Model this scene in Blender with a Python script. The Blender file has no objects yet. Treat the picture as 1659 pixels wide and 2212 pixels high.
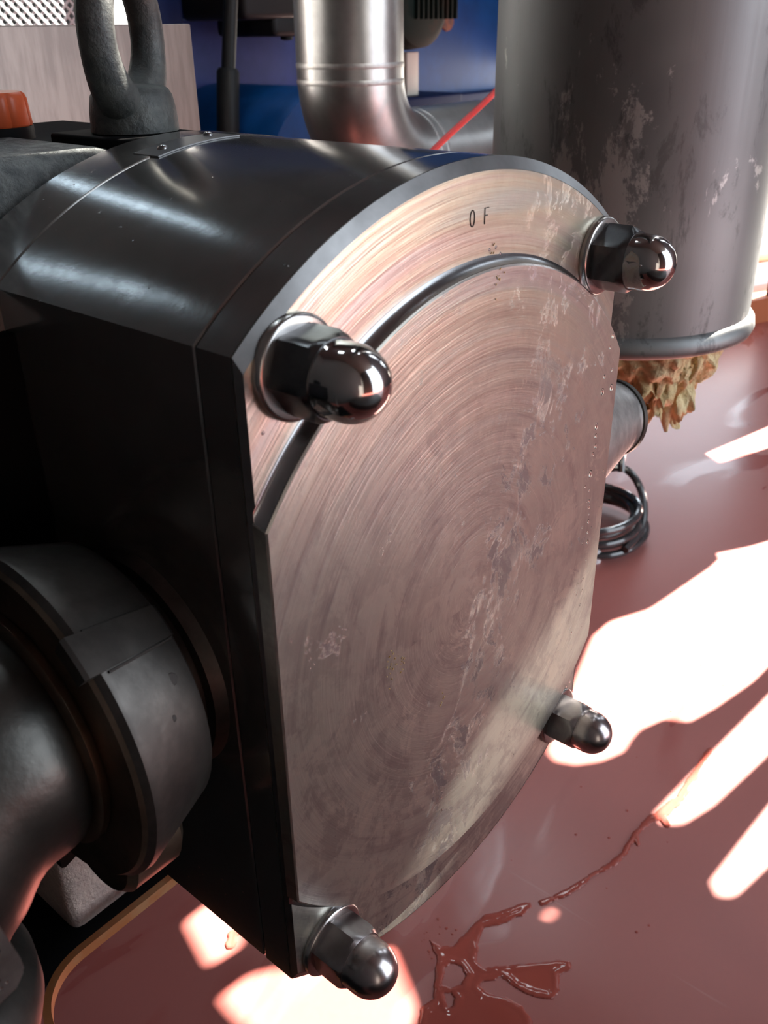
import bpy, bmesh, math, random
from mathutils import Vector, Matrix, noise
from mathutils.geometry import tessellate_polygon

random.seed(4)
scn = bpy.context.scene
PI = math.pi

# ---------------------------------------------------------------- camera
F_PX, CX, CY, IW, IH = 1963.7, 829.5, 1106.0, 1659.0, 2212.0
CAM = Vector((-0.26383, -0.18336, 0.21034))
WR = ((0.64644546, -0.36716904, 0.66880129),
      (-0.76282990, -0.29484423, 0.57546279),
      (-0.01409992, -0.88218693, -0.47068823))
cam_d = bpy.data.cameras.new('camera')
cam = bpy.data.objects.new('camera', cam_d)
scn.collection.objects.link(cam)
cam.matrix_world = Matrix(((WR[0][0], -WR[0][1], -WR[0][2], CAM.x),
                           (WR[1][0], -WR[1][1], -WR[1][2], CAM.y),
                           (WR[2][0], -WR[2][1], -WR[2][2], CAM.z),
                           (0, 0, 0, 1)))
cam_d.sensor_fit = 'VERTICAL'
cam_d.sensor_height = 36.0
cam_d.lens = F_PX / IH * 36.0
cam_d.clip_start = 0.005
cam_d.clip_end = 100
cam_d.dof.use_dof = True
cam_d.dof.focus_distance = 0.42
cam_d.dof.aperture_fstop = 22.0
scn.camera = cam

# ---------------------------------------------------------------- world, sun, exposure
world = bpy.data.worlds.new('world')
scn.world = world
world.use_nodes = True
bg = world.node_tree.nodes['Background']
bg.inputs['Color'].default_value = (0.80, 0.90, 1.0, 1)
bg.inputs['Strength'].default_value = 4.6

SUN_AZ, SUN_EL = math.radians(-11.0), math.radians(37.0)
SUN = Vector((math.cos(SUN_EL) * math.cos(SUN_AZ), math.cos(SUN_EL) * math.sin(SUN_AZ), math.sin(SUN_EL)))
sd = bpy.data.lights.new('sun', 'SUN')
sd.energy = 60.0
sd.angle = math.radians(0.26)
sd.color = (1.0, 0.93, 0.82)
so = bpy.data.objects.new('sun', sd)
scn.collection.objects.link(so)
so.rotation_euler = SUN.to_track_quat('Z', 'Y').to_euler()
so.location = SUN * 6

scn.view_settings.view_transform = 'Standard'
scn.view_settings.look = 'None'
scn.view_settings.gamma = 1.0
scn.view_settings.use_curve_mapping = False
scn.view_settings.exposure = 0.0
scn.cycles.max_bounces = 8
scn.cycles.diffuse_bounces = 4
scn.cycles.glossy_bounces = 5
scn.cycles.sample_clamp_indirect = 6.0
scn.cycles.caustics_reflective = False
scn.cycles.caustics_refractive = False


# ---------------------------------------------------------------- materials
class NT:
    def __init__(s, name):
        s.m = bpy.data.materials.new(name)
        s.m.use_nodes = True
        s.t = s.m.node_tree
        s.b = s.t.nodes['Principled BSDF']
        s.co = s.n('ShaderNodeTexCoord').outputs['Object']

    def n(s, t, **k):
        x = s.t.nodes.new(t)
        for a, v in k.items():
            if a in ('operation', 'data_type', 'blend_type', 'noise_dimensions', 'feature', 'interpolation'):
                setattr(x, a, v)
            else:
                s.put(x.inputs[a], v)
        return x

    def put(s, i, v):
        if hasattr(v, 'links') and hasattr(v, 'is_output'):
            s.t.links.new(v, i)
        else:
            i.default_value = v

    def math(s, op, a, b=0.0, c=0.0):
        x = s.t.nodes.new('ShaderNodeMath')
        x.operation = op
        for k, v in enumerate((a, b, c)):
            s.put(x.inputs[k], v)
        return x.outputs[0]

    def map(s, scale=(1, 1, 1), rot=(0, 0, 0), loc=(0, 0, 0), src=None):
        x = s.t.nodes.new('ShaderNodeMapping')
        s.put(x.inputs['Vector'], src or s.co)
        x.inputs['Scale'].default_value = scale
        x.inputs['Rotation'].default_value = rot
        x.inputs['Location'].default_value = loc
        return x.outputs[0]

    def noise(s, vec, scale, detail=5, rough=0.6, dist=0.0):
        x = s.t.nodes.new('ShaderNodeTexNoise')
        s.put(x.inputs['Vector'], vec)
        x.inputs['Scale'].default_value = scale
        x.inputs['Detail'].default_value = detail
        x.inputs['Roughness'].default_value = rough
        x.inputs['Distortion'].default_value = dist
        return x.outputs['Fac']

    def ramp(s, fac, stops, mode='LINEAR'):
        x = s.t.nodes.new('ShaderNodeValToRGB')
        x.color_ramp.interpolation = mode
        e = x.color_ramp.elements
        while len(e) < len(stops):
            e.new(0.5)
        for k, (p, c) in enumerate(stops):
            e[k].position = p
            e[k].color = (c, c, c, 1) if isinstance(c, (int, float)) else (*c, 1)
        s.put(x.inputs[0], fac)
        return x.outputs[0]

    def mix(s, fac, a, b, mode='MIX'):
        x = s.t.nodes.new('ShaderNodeMix')
        x.data_type = 'RGBA'
        x.blend_type = mode
        s.put(x.inputs[0], fac)
        for i, v in ((6, a), (7, b)):
            s.put(x.inputs[i], (*v, 1) if isinstance(v, tuple) and len(v) == 3 else v)
        return x.outputs[2]

    def bump(s, h, strength=0.2, dist=0.001, normal=None):
        x = s.t.nodes.new('ShaderNodeBump')
        s.put(x.inputs['Height'], h)
        x.inputs['Strength'].default_value = strength
        x.inputs['Distance'].default_value = dist
        if normal is not None:
            s.put(x.inputs['Normal'], normal)
        return x.outputs[0]

    def set(s, **k):
        for a, v in k.items():
            a = a.replace('_', ' ')
            s.put(s.b.inputs[a], (*v, 1) if isinstance(v, tuple) and len(v) == 3 else v)
        return s


def simple(name, col, rough=0.5, metal=0.0, col2=None, scale=30, bump=0.0, bdist=0.001, stretch=(1, 1, 1), coat=0.0,
           rvar=0.0, lo=0.4, hi=0.62):
    t = NT(name)
    v = t.map(stretch)
    n = t.noise(v, scale)
    if col2:
        t.set(Base_Color=t.mix(t.ramp(n, [(lo, 0.0), (hi, 1.0)]), col, col2))
    else:
        t.set(Base_Color=col)
    if rvar:
        t.set(Roughness=t.math('MULTIPLY_ADD', n, rvar, rough - rvar / 2))
    else:
        t.set(Roughness=rough)
    t.set(Metallic=metal)
    if coat:
        t.set(Coat_Weight=coat, Coat_Roughness=0.1)
    if bump:
        t.set(Normal=t.bump(t.noise(v, scale * 2.5, 6), bump, bdist))
    return t.m


def cover_material():
    t = NT('machined_cover_steel')
    sep = t.n('ShaderNodeSeparateXYZ', Vector=t.co)
    x, z = sep.outputs[0], sep.outputs[2]
    r = t.math('SQRT', t.math('ADD', t.math('MULTIPLY', x, x), t.math('MULTIPLY', z, z)))
    th = t.math('ARCTAN2', z, x)
    cb = t.n('ShaderNodeCombineXYZ', X=t.math('MULTIPLY', r, 700.0), Y=t.math('MULTIPLY', th, 1.6), Z=0.0).outputs[0]
    rings = t.noise(cb, 1.0, 4, 0.7)
    cb2 = t.n('ShaderNodeCombineXYZ', X=t.math('MULTIPLY', r, 130.0), Y=t.math('MULTIPLY', th, 1.1), Z=4.0).outputs[0]
    broad = t.noise(cb2, 1.0, 4, 0.6, 0.4)
    stain = t.noise(t.co, 17, 9, 0.68, 0.3)
    stain_f = t.ramp(stain, [(0.44, 0.0), (0.60, 1.0)])
    # corroded ragged patches with sharp outlines, along a vertical run right of the middle
    rag = t.noise(t.map((1.0, 1, 0.75)), 62, 9, 0.78, 0.5)
    run = t.math('SUBTRACT', x, t.math('MULTIPLY_ADD', z, 0.33, 0.020))
    band = t.ramp(t.math('ABSOLUTE', run), [(0.0, 1.0), (0.05, 0.0)])
    rag_f = t.ramp(t.math('ADD', rag, t.math('MULTIPLY', band, 0.14)), [(0.63, 0.0), (0.655, 1.0)])
    base = t.mix(t.math('MULTIPLY', stain_f, 0.75), (0.70, 0.69, 0.61), (0.52, 0.485, 0.445))
    st2 = t.ramp(t.noise(t.map((1, 1, 0.8)), 60, 9, 0.74, 0.4), [(0.47, 0.0), (0.55, 1.0)])
    left = t.math('MULTIPLY_ADD', t.ramp(t.math('ADD', t.math('MULTIPLY', z, 2.0), t.math('ADD', x, 0.5)), [(0.20, 1.0), (0.62, 0.35)]), 0.6, 0.0)  # strengthens the stain at lower left, painting in the darker reflection there
    base = t.mix(t.math('MULTIPLY', st2, left), base, (0.35, 0.31, 0.30))
    base = t.mix(t.ramp(broad, [(0.48, 0.0), (0.75, 0.85)]), base, (0.69, 0.68, 0.59))
    base = t.mix(t.ramp(broad, [(0.28, 0.8), (0.46, 0.0)]), base, (0.36, 0.31, 0.305))
    base = t.mix(t.math('MULTIPLY', rag_f, 0.85), base, (0.27, 0.23, 0.23))
    cl = t.ramp(t.noise(t.map((1, 1, 0.9)), 46, 9, 0.76, 0.6), [(0.53, 0.0), (0.575, 1.0)])
    cl2 = t.ramp(t.noise(t.co, 12, 3, 0.5), [(0.42, 0.0), (0.60, 0.75)])
    base = t.mix(t.math('MULTIPLY', cl, cl2), base, (0.80, 0.77, 0.67))
    # heat tint fringes near the top of the raised face
    up = t.ramp(z, [(0.06, 0.0), (0.15, 1.0)])
    fr = t.noise(cb2, 0.55, 2, 0.5, 0.6)
    tint = t.ramp(fr, [(0.30, (0.80, 0.62, 0.64)), (0.42, (0.66, 0.70, 0.60)), (0.52, (0.86, 0.72, 0.48)), (0.64, (0.82, 0.56, 0.46)), (0.75, (0.62, 0.62, 0.68))])
    base = t.mix(t.math('MULTIPLY', up, 0.45), base, tint)
    rough = t.math('MULTIPLY_ADD', stain, 0.14, 0.23)
    rough = t.math('ADD', rough, t.math('MULTIPLY', rag_f, 0.12))
    # a few bright circular scratches
    cb3 = t.n('ShaderNodeCombineXYZ', X=t.math('MULTIPLY', r, 1300.0), Y=t.math('MULTIPLY', th, 0.9), Z=9.0).outputs[0]
    scr = t.ramp(t.noise(cb3, 1.0, 2, 0.5), [(0.66, 0.0), (0.72, 1.0)])
    near = t.ramp(r, [(0.055, 1.0), (0.10, 0.25)])
    base = t.mix(t.math('MULTIPLY', t.math('MULTIPLY', scr, near), 0.6), base, (0.9, 0.86, 0.8))
    h = t.math('ADD', t.math('MULTIPLY', rings, 0.6), t.math('ADD', t.math('MULTIPLY', broad, 1.0), t.math('MULTIPLY', rag_f, -0.15)))
    t.set(Base_Color=base, Metallic=0.92, Roughness=rough, Normal=t.bump(h, 0.3, 0.0006))
    return t.m


def floor_material():
    t = NT('red_painted_floor')
    n1 = t.noise(t.co, 3.0, 6, 0.6)
    n2 = t.noise(t.map((1, 2.2, 1), rot=(0, 0, 0.5)), 2.1, 3, 0.5, 1.2)
    col = t.mix(n1, (0.47, 0.13, 0.105), (0.54, 0.175, 0.15))
    wet = t.ramp(n2, [(0.54, 0.0), (0.60, 1.0)])
    col = t.mix(t.math('MULTIPLY', wet, 0.55), col, (0.40, 0.075, 0.06))
    fine = t.noise(t.co, 160, 3)
    col = t.mix(t.math('MULTIPLY', fine, 0.25), col, (0.36, 0.13, 0.13))
    v = t.map((14, 0.7, 1), rot=(0, 0, 0.9))
    scr = t.ramp(t.noise(v, 4, 3, 0.5), [(0.70, 0.0), (0.74, 1.0)])
    col = t.mix(t.math('MULTIPLY', scr, 0.35), col, (0.62, 0.34, 0.30))
    rough = t.math('SUBTRACT', 0.42, t.math('MULTIPLY', wet, 0.22))
    t.set(Base_Color=col, Roughness=rough, Normal=t.bump(n1, 0.15, 0.01), Coat_Weight=0.25, Coat_Roughness=0.22)
    return t.m


def drum_material():
    t = NT('stained_drum_steel')
    brush = t.noise(t.map((60, 60, 1.5)), 3.0, 5, 0.7)
    patch = t.noise(t.map((1, 1, 0.55)), 17, 9, 0.75, 0.35)
    blot = t.ramp(patch, [(0.57, 0.0), (0.60, 1.0)])
    big = t.noise(t.co, 5, 3)
    base = t.mix(brush, (0.22, 0.23, 0.235), (0.30, 0.305, 0.30))
    base = t.mix(t.ramp(big, [(0.35, 0.0), (0.65, 1.0)]), base, (0.17, 0.172, 0.175))
    # one large worn pale patch with ragged outline
    dv = t.n('ShaderNodeVectorMath', operation='DISTANCE')
    t.put(dv.inputs[0], t.map((1, 1, 0.5)))
    dv.inputs[1].default_value = (0.386, 0.160, 0.0375)
    near = t.ramp(dv.outputs['Value'], [(0.0, 1.0), (0.07, 0.0)])
    blot = t.ramp(t.math('ADD', patch, t.math('MULTIPLY', near, 0.16)), [(0.60, 0.0), (0.625, 1.0)])
    base = t.mix(t.math('MULTIPLY', blot, 0.7), base, (0.55, 0.53, 0.51))
    dark = t.ramp(t.noise(t.map((1.4, 1.4, 0.5)), 23, 8, 0.75, 0.3), [(0.56, 0.0), (0.62, 1.0)])
    base = t.mix(t.math('MULTIPLY', dark, 0.65), base, (0.10, 0.10, 0.102))
    t.set(Base_Color=base, Metallic=0.75, Roughness=t.math('MULTIPLY_ADD', brush, 0.15, 0.42),
          Normal=t.bump(brush, 0.12, 0.0008))
    return t.m


def body_material():
    t = NT('dark_pump_steel')
    n = t.noise(t.co, 45, 7, 0.7)
    f = t.noise(t.map((1, 40, 1)), 50, 3)
    base = t.mix(t.ramp(n, [(0.4, 0.0), (0.65, 1.0)]), (0.36, 0.345, 0.33), (0.27, 0.26, 0.25))
    spots = t.ramp(t.noise(t.co, 260, 2), [(0.72, 0.0), (0.76, 1.0)])
    t.set(Base_Color=base, Metallic=0.78, Roughness=t.math('ADD', t.math('MULTIPLY_ADD', n, 0.11, 0.09), t.math('MULTIPLY', spots, -0.08)),
          Normal=t.bump(t.math('ADD', n, t.math('MULTIPLY', spots, 0.8)), 0.14, 0.0005))
    return t.m


def puddle_material():
    t = NT('red_brown_liquid')
    t.set(Base_Color=(0.46, 0.10, 0.075), Roughness=0.03, IOR=1.36)
    return t.m


def emis(name, col, s):
    t = NT(name)
    t.set(Base_Color=(0.6, 0.6, 0.6), Emission_Color=col, Emission_Strength=s, Roughness=0.6)
    return t.m


M = {}
M['cover'] = cover_material()
M['body'] = body_material()
M['floor'] = floor_material()
M['drum'] = drum_material()
M['puddle'] = puddle_material()
M['rim'] = simple('turned_rim_steel', (0.40, 0.40, 0.41), 0.24, 1.0, (0.30, 0.30, 0.31), 40, 0.08, 0.0005)
M['bevel'] = simple('turned_bevel_steel', (0.27, 0.265, 0.265), 0.34, 1.0, (0.20, 0.195, 0.195), 40, 0.08, 0.0005)
M['chrome'] = simple('polished_nut_steel', (0.60, 0.585, 0.58), 0.10, 1.0, (0.50, 0.48, 0.47), 60, 0.05, 0.0004, rvar=0.05)
M['chrome_worn'] = simple('worn_nut_steel', (0.50, 0.46, 0.46), 0.24, 1.0, (0.38, 0.33, 0.34), 90, 0.12, 0.0004, rvar=0.08)
M['hex'] = simple('shaded_nut_flats', (0.15, 0.15, 0.155), 0.28, 1.0, (0.10, 0.10, 0.105), 80, 0.08, 0.0004)  # dark reflections on the upper nuts' flats put into the colour
M['hex_worn'] = simple('brushed_nut_flats', (0.42, 0.39, 0.39), 0.30, 1.0, (0.33, 0.30, 0.30), 80, 0.08, 0.0004)
M['washer'] = simple('washer_steel', (0.60, 0.57, 0.55), 0.25, 1.0, (0.42, 0.40, 0.39), 70)
M['cast'] = simple('grey_cast_iron', (0.26, 0.275, 0.27), 0.62, 0.2, (0.15, 0.16, 0.165), 150, 1.0, 0.0035, rvar=0.2)
M['eye'] = simple('forged_lifting_eye', (0.115, 0.12, 0.115), 0.55, 0.4, (0.07, 0.075, 0.075), 110, 0.6, 0.0012)
M['foot'] = simple('sand_cast_foot', (0.82, 0.68, 0.61), 0.55, 0.1, (0.70, 0.57, 0.52), 110, 1.0, 0.0016)
M['rust'] = simple('rusty_frame_edge', (0.46, 0.17, 0.06), 0.7, 0.1, (0.50, 0.36, 0.20), 14, 0.5, 0.001, lo=0.5, hi=0.7)
M['black'] = simple('black_shadowed_steel', (0.010, 0.010, 0.011), 0.8)  # near-black colour stands in for deep shade on these parts
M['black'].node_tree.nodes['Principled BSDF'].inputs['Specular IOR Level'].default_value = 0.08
M['union'] = simple('oily_union_steel', (0.10, 0.092, 0.085), 0.45, 0.85, (0.065, 0.06, 0.056), 55, 0.25, 0.0006, rvar=0.15)
M['union_rim'] = simple('brownish_union_face', (0.20, 0.15, 0.11), 0.42, 0.9, (0.13, 0.10, 0.075), 50, 0.2, 0.0006)
M['elbow'] = simple('worn_elbow_steel', (0.085, 0.08, 0.073), 0.36, 0.85, (0.05, 0.048, 0.044), 28, 0.3, 0.001, rvar=0.2)
M['lever'] = simple('scratched_lever_steel', (0.42, 0.40, 0.38), 0.3, 0.9, (0.28, 0.26, 0.25), 60, 0.15, 0.0005)
M['pipe'] = simple('stainless_pipe', (0.44, 0.43, 0.42), 0.32, 0.95, (0.34, 0.33, 0.32), 20, 0.05, 0.0006, (1, 1, 1), rvar=0.12)
M['weld'] = simple('brushed_weld_band', (0.45, 0.43, 0.42), 0.45, 1.0, (0.33, 0.32, 0.31), 90, 0.3, 0.0008)
M['alu'] = simple('brushed_aluminium', (0.36, 0.29, 0.255), 0.45, 0.4, (0.28, 0.225, 0.20), 22, 0.08, 0.0005, (8, 8, 1), rvar=0.1)
M['white'] = simple('white_plastic', (0.90, 0.93, 0.96), 0.5)
M['orange'] = simple('orange_plastic', (0.78, 0.13, 0.035), 0.42, 0.0, (0.70, 0.11, 0.03), 60)
M['blue'] = simple('blue_machine_paint', (0.001, 0.055, 0.21), 0.5, 0.0, (0.001, 0.04, 0.155), 9)
M['blue2'] = simple('lit_blue_paint', (0.035, 0.05, 0.21), 0.45, 0.0, (0.025, 0.04, 0.17), 14)  # lighter copy of the machine blue, its light put into the colour
M['navy'] = simple('navy_machine_paint', (0.003, 0.010, 0.05), 0.55)
M['rubber'] = simple('black_rubber', (0.014, 0.015, 0.016), 0.45)
M['greenblack'] = simple('green_black_motor_paint', (0.006, 0.014, 0.012), 0.7, 0.0, (0.03, 0.014, 0.008), 14, lo=0.55, hi=0.75)
M['cream'] = simple('cream_painted_profile', (0.55, 0.53, 0.47), 0.5)
M['yellow'] = simple('yellow_painted_steel', (0.75, 0.55, 0.22), 0.5)
M['redcord'] = simple('red_cord_sheath', (0.72, 0.035, 0.03), 0.4)
M['cable'] = simple('grey_cable_sheath', (0.045, 0.048, 0.052), 0.16, coat=0.8)
M['gunk'] = simple('hardened_yellow_foam', (0.86, 0.76, 0.44), 0.45, 0.0, (0.60, 0.47, 0.22), 42, 1.0, 0.006, rvar=0.2)
M['ground'] = simple('grey_concrete', (0.45, 0.43, 0.40), 0.8)
M['orangecurb'] = simple('orange_kerb_paint', (0.68, 0.22, 0.10), 0.5)
M['wall'] = simple('dark_grey_wall_paint', (0.06, 0.058, 0.055), 0.7)
M['ceil'] = simple('dark_ceiling_sheet', (0.07, 0.066, 0.062), 0.8)
M['sheet'] = simple('gobo_wall_sheet', (0.12, 0.12, 0.13), 0.7)
M['plate'] = simple('dull_name_plate', (0.20, 0.20, 0.205), 0.4, 0.8)
M['pane'] = emis('daylit_frosted_pane', (0.62, 0.83, 1.0, 1), 6.5)
M['roof_glow'] = emis('glow_roof_pane', (0.80, 0.93, 1.0, 1), 40.0)
M['side_glow'] = emis('glow_side_pane', (0.85, 0.94, 1.0, 1), 14.0)
M['step'] = simple('dark_blocker_paint', (0.045, 0.04, 0.04), 0.6)  # for the added block that darkens what the cover reflects
for k_, v_ in (('blue', .22), ('blue2', .35), ('navy', .15), ('greenblack', .12), ('rubber', .15)):
    M[k_].node_tree.nodes['Principled BSDF'].inputs['Specular IOR Level'].default_value = v_
M['old_rust'] = simple('old_brown_rust', (0.13, 0.07, 0.04), 0.8, 0.0, (0.05, 0.04, 0.04), 60)
M['groove'] = simple('dark_engraving', (0.03, 0.025, 0.022), 0.7)
M['gasket'] = simple('grimy_gasket', (0.05, 0.045, 0.035), 0.6)
tw = NT('clear_liquid_drop')
tw.set(Base_Color=(0.9, 0.86, 0.82), Roughness=0.02, IOR=1.33, Transmission_Weight=1.0)
M['drop'] = tw.m

# ---------------------------------------------------------------- helpers
COL = scn.collection


def root(name, label, cat, loc=(0, 0, 0), group=None):
    o = bpy.data.objects.new(name, None)
    COL.objects.link(o)
    o.location = loc
    o.empty_display_size = 0.02
    o['label'] = label
    o['category'] = cat
    if group:
        o['group'] = group
    return o


def adopt(o, parent):
    if parent is not None:
        l = Vector((0, 0, 0))
        p = parent
        while p is not None:
            l += p.location
            p = p.parent
        o.parent = parent
        o.location = -l if parent.type == 'EMPTY' else (0, 0, 0)
    return o


def obj(name, bm, mat, parent=None, smooth=35, label=None):
    """bm holds world coordinates"""
    me = bpy.data.meshes.new(name)
    bmesh.ops.recalc_face_normals(bm, faces=bm.faces)
    if smooth:
        for f in bm.faces:
            f.smooth = True
        lim = math.radians(smooth)
        for e in bm.edges:
            if len(e.link_faces) == 2 and e.calc_face_angle(0) > lim:
                e.smooth = False
    bm.to_mesh(me)
    bm.free()
    me.materials.append(M[mat] if isinstance(mat, str) else mat)
    o = bpy.data.objects.new(name, me)
    COL.objects.link(o)
    adopt(o, parent)
    if label:
        o['label'] = label
    return o


def tag(o, label, cat, group=None, kind=None):
    if label:
        o['label'] = label
    if cat:
        o['category'] = cat
    if group:
        o['group'] = group
    if kind:
        o['kind'] = kind
    return o


def loft(bm, loops, cap0=True, cap1=True, closed=True):
    vs = [[bm.verts.new(p) for p in lp] for lp in loops]
    n = len(vs[0])
    for a, b in zip(vs[:-1], vs[1:]):
        for i in range(n if closed else n - 1):
            j = (i + 1) % n
            try:
                bm.faces.new((a[i], a[j], b[j], b[i]))
            except ValueError:
                pass
    if cap0:
        bm.faces.new(vs[0])
    if cap1:
        bm.faces.new(list(reversed(vs[-1])))
    return vs


def frame(ax):
    ax = Vector(ax).normalized()
    u = ax.cross(Vector((0, 0, 1)))
    if u.length < 1e-4:
        u = Vector((1, 0, 0))
    u.normalize()
    return ax, u, ax.cross(u)


def lathe(bm, prof, origin, axis, seg=64, cap0=True, cap1=True, phase=0.0):
    ax, u, v = frame(axis)
    o = Vector(origin)
    loops = []
    for d, r in prof:
        loops.append([o + ax * d + (u * math.cos(phase + 2 * PI * k / seg) + v * math.sin(phase + 2 * PI * k / seg)) * max(r, 1e-5) for k in range(seg)])
    loft(bm, loops, cap0, cap1)


def box(bm, p0, p1, bev=0.0):
    x0, y0, z0 = p0
    x1, y1, z1 = p1
    r = bmesh.ops.create_cube(bm, size=1.0, matrix=Matrix.Translation(((x0 + x1) / 2, (y0 + y1) / 2, (z0 + z1) / 2)) @ Matrix.Diagonal((abs(x1 - x0), abs(y1 - y0), abs(z1 - z0), 1)))
    if bev:
        es = list({e for v in r['verts'] for e in v.link_edges})
        bmesh.ops.bevel(bm, geom=es, offset=bev, segments=3, profile=0.5, affect='EDGES')


def bar(bm, a, b, w, t, up=(0, 0, 1)):
    a, b = Vector(a), Vector(b)
    d = (b - a).normalized()
    s = d.cross(Vector(up)).normalized()
    n = s.cross(d)
    loops = []
    for p in (a, b):
        loops.append([p + s * w / 2 * i + n * t / 2 * j for i, j in ((-1, -1), (1, -1), (1, 1), (-1, 1))])
    loft(bm, loops)


def tube(bm, pts, r, seg=12, cap=True):
    pts = [Vector(p) for p in pts]
    rr = r if isinstance(r, (list, tuple)) else [r] * len(pts)
    t0 = (pts[1] - pts[0]).normalized()
    u = t0.orthogonal().normalized()
    loops = []
    for i, p in enumerate(pts):
        if i == 0:
            t = t0
        elif i == len(pts) - 1:
            t = (pts[-1] - pts[-2]).normalized()
        else:
            t = (pts[i + 1] - pts[i - 1]).normalized()
        u = (u - t * u.dot(t)).normalized()
        v = t.cross(u)
        loops.append([p + (u * math.cos(2 * PI * k / seg) + v * math.sin(2 * PI * k / seg)) * rr[i] for k in range(seg)])
    loft(bm, loops, cap, cap)


def smoothpath(pts, n=8):
    P = [Vector(p) for p in pts]
    P = [P[0] * 2 - P[1]] + P + [P[-1] * 2 - P[-2]]
    out = []
    for i in range(1, len(P) - 2):
        for k in range(n):
            t = k / n
            a, b, c, d = P[i - 1], P[i], P[i + 1], P[i + 2]
            out.append(0.5 * ((2 * b) + (c - a) * t + (2 * a - 5 * b + 4 * c - d) * t * t + (3 * b - a - 3 * c + d) * t ** 3))
    out.append(P[-2])
    return out


def trunc_loop(R, X, y, na=72, ns=10):
    a = math.asin(min(1.0, X / R))
    zc = math.sqrt(max(R * R - X * X, 0))
    L = []
    for k in range(na + 1):
        t = -a + 2 * a * k / na
        L.append(Vector((R * math.sin(t), y, R * math.cos(t))))
    for k in range(1, ns):
        L.append(Vector((X, y, zc - 2 * zc * k / ns)))
    for k in range(na + 1):
        t = PI - a + 2 * a * k / na
        L.append(Vector((R * math.sin(t), y, R * math.cos(t))))
    for k in range(1, ns):
        L.append(Vector((-X, y, -zc + 2 * zc * k / ns)))
    return L


def trunc_ring_face(bm, l0, l1):
    loft(bm, [l0, l1], False, False)


# ================================================================ SETTING
FZ = -0.55
bm = bmesh.new()
N = 40
bmesh.ops.create_grid(bm, x_segments=N, y_segments=N, size=0.5, matrix=Matrix.Translation((0.5, 0.3, FZ)) @ Matrix.Diagonal((7.0, 7.8, 1, 1)))
fl = tag(obj('floor', bm, 'floor', smooth=0), 'glossy red painted floor with wet streaks', None, kind='structure')

bm = bmesh.new()
box(bm, (4.0, -14, FZ - 0.05), (24, 18, FZ - 0.004))
tag(obj('pavement', bm, 'ground', smooth=0), 'pale sunlit concrete outside the red floor', None, kind='structure')


def wall_sheet(name, rect, holes, place, mat, th=0.02):
    """flat wall with real openings, rect and holes in the wall's own (u, v)"""
    outer = [(rect[0], rect[1]), (rect[2], rect[1]), (rect[2], rect[3]), (rect[0], rect[3])]
    polys = [[Vector((u, v, 0)) for u, v in outer]] + [[Vector((u, v, 0)) for u, v in h] for h in holes]
    tris = tessellate_polygon(polys)
    flat = [p for q in polys for p in q]
    bm = bmesh.new()
    A = [bm.verts.new(place(p.x, p.y, 0)) for p in flat]
    B = [bm.verts.new(place(p.x, p.y, th)) for p in flat]
    for t in tris:
        bm.faces.new([A[i] for i in t])
        bm.faces.new([B[i] for i in reversed(t)])
    k = 0
    for q in polys:
        n = len(q)
        for i in range(n):
            j = (i + 1) % n
            bm.faces.new((A[k + i], A[k + j], B[k + j], B[k + i]))
        k += n
    return tag(obj(name, bm, mat, smooth=0), None, None, kind='structure')


WX = 2.4
TEL = math.tan(SUN_EL) / math.cos(SUN_AZ)
TAZ = math.tan(SUN_AZ)


def to_wall(x, y, z):
    return (y + (WX - x) * TAZ, z + (WX - x) * TEL)


def rounded(poly, r=0.25):
    out = []
    n = len(poly)
    for i in range(n):
        a, b, c = Vector(poly[i - 1]), Vector(poly[i]), Vector(poly[(i + 1) % n])
        p, q = b.lerp(a, r), b.lerp(c, r)
        for k in range(5):
            t = k / 4
            out.append(tuple((p.lerp(b, t)).lerp(b.lerp(q, t), t)))
    return out


# unseen gobo wall: gaps shaped to throw sun patches on floor, drum and cover
gap_floor = [
    # broad band between the tank and the near rail
    [(0.46, 0.205), (0.70, 0.277), (0.765, 0.275), (0.83, 0.245), (1.01, 0.222), (1.035, 0.24), (1.10, 0.20), (1.25, 0.13), (1.25, 0.02),
     (0.90, 0.055), (0.74, 0.068), (0.66, 0.085), (0.615, 0.098), (0.60, 0.125), (0.56, 0.14), (0.52, 0.135), (0.487, 0.148), (0.462, 0.168), (0.452, 0.19)],
    [(0.452, 0.066), (0.55, 0.058), (0.80, 0.035), (0.95, 0.02), (0.95, -0.025), (0.62, 0.004), (0.50, 0.022), (0.455, 0.036), (0.442, 0.052)],
    [(0.404, -0.018), (0.50, -0.024), (0.80, -0.045), (0.80, -0.085), (0.50, -0.062), (0.40, -0.042), (0.392, -0.03)],
    [(1.39, 0.41), (1.75, 0.33), (2.1, 0.25), (2.1, 0.16), (1.55, 0.30), (1.36, 0.365)],
    [(0.036, 0.352), (0.083, 0.350), (0.10, 0.33), (0.068, 0.288), (0.02, 0.298)],
    [(0.005, 0.268), (0.055, 0.262), (0.13, 0.205), (0.158, 0.180), (0.125, 0.125), (0.05, 0.10), (0.00, 0.19)],
]
holes = [rounded([to_wall(x, y, FZ) for x, y in g], 0.12) for g in gap_floor]
holes.append(rounded([to_wall(x, y, FZ) for x, y in [(0.262, 0.098), (0.29, 0.088), (0.285, 0.075), (0.262, 0.082)]], 0.3))
# onto the cover face
holes.append([to_wall(x, 0.0, z) for x, z in [(-0.090, -0.200), (-0.074, -0.127), (-0.0234, -0.0889), (0.02, -0.074), (0.06, -0.045), (0.09, 0.0), (0.135, 0.03), (0.135, -0.075), (0.05, -0.122), (-0.0031, -0.1502), (-0.0374, -0.1689)]])
# onto the far flank of the drum
holes.append([(-0.299, 1.40), (-0.255, 1.40), (-0.25, 1.345), (-0.17, 1.345), (-0.16, 1.41), (-0.10, 1.43), (-0.06, 1.62), (-0.06, 2.3), (-0.301, 2.3)])
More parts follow.
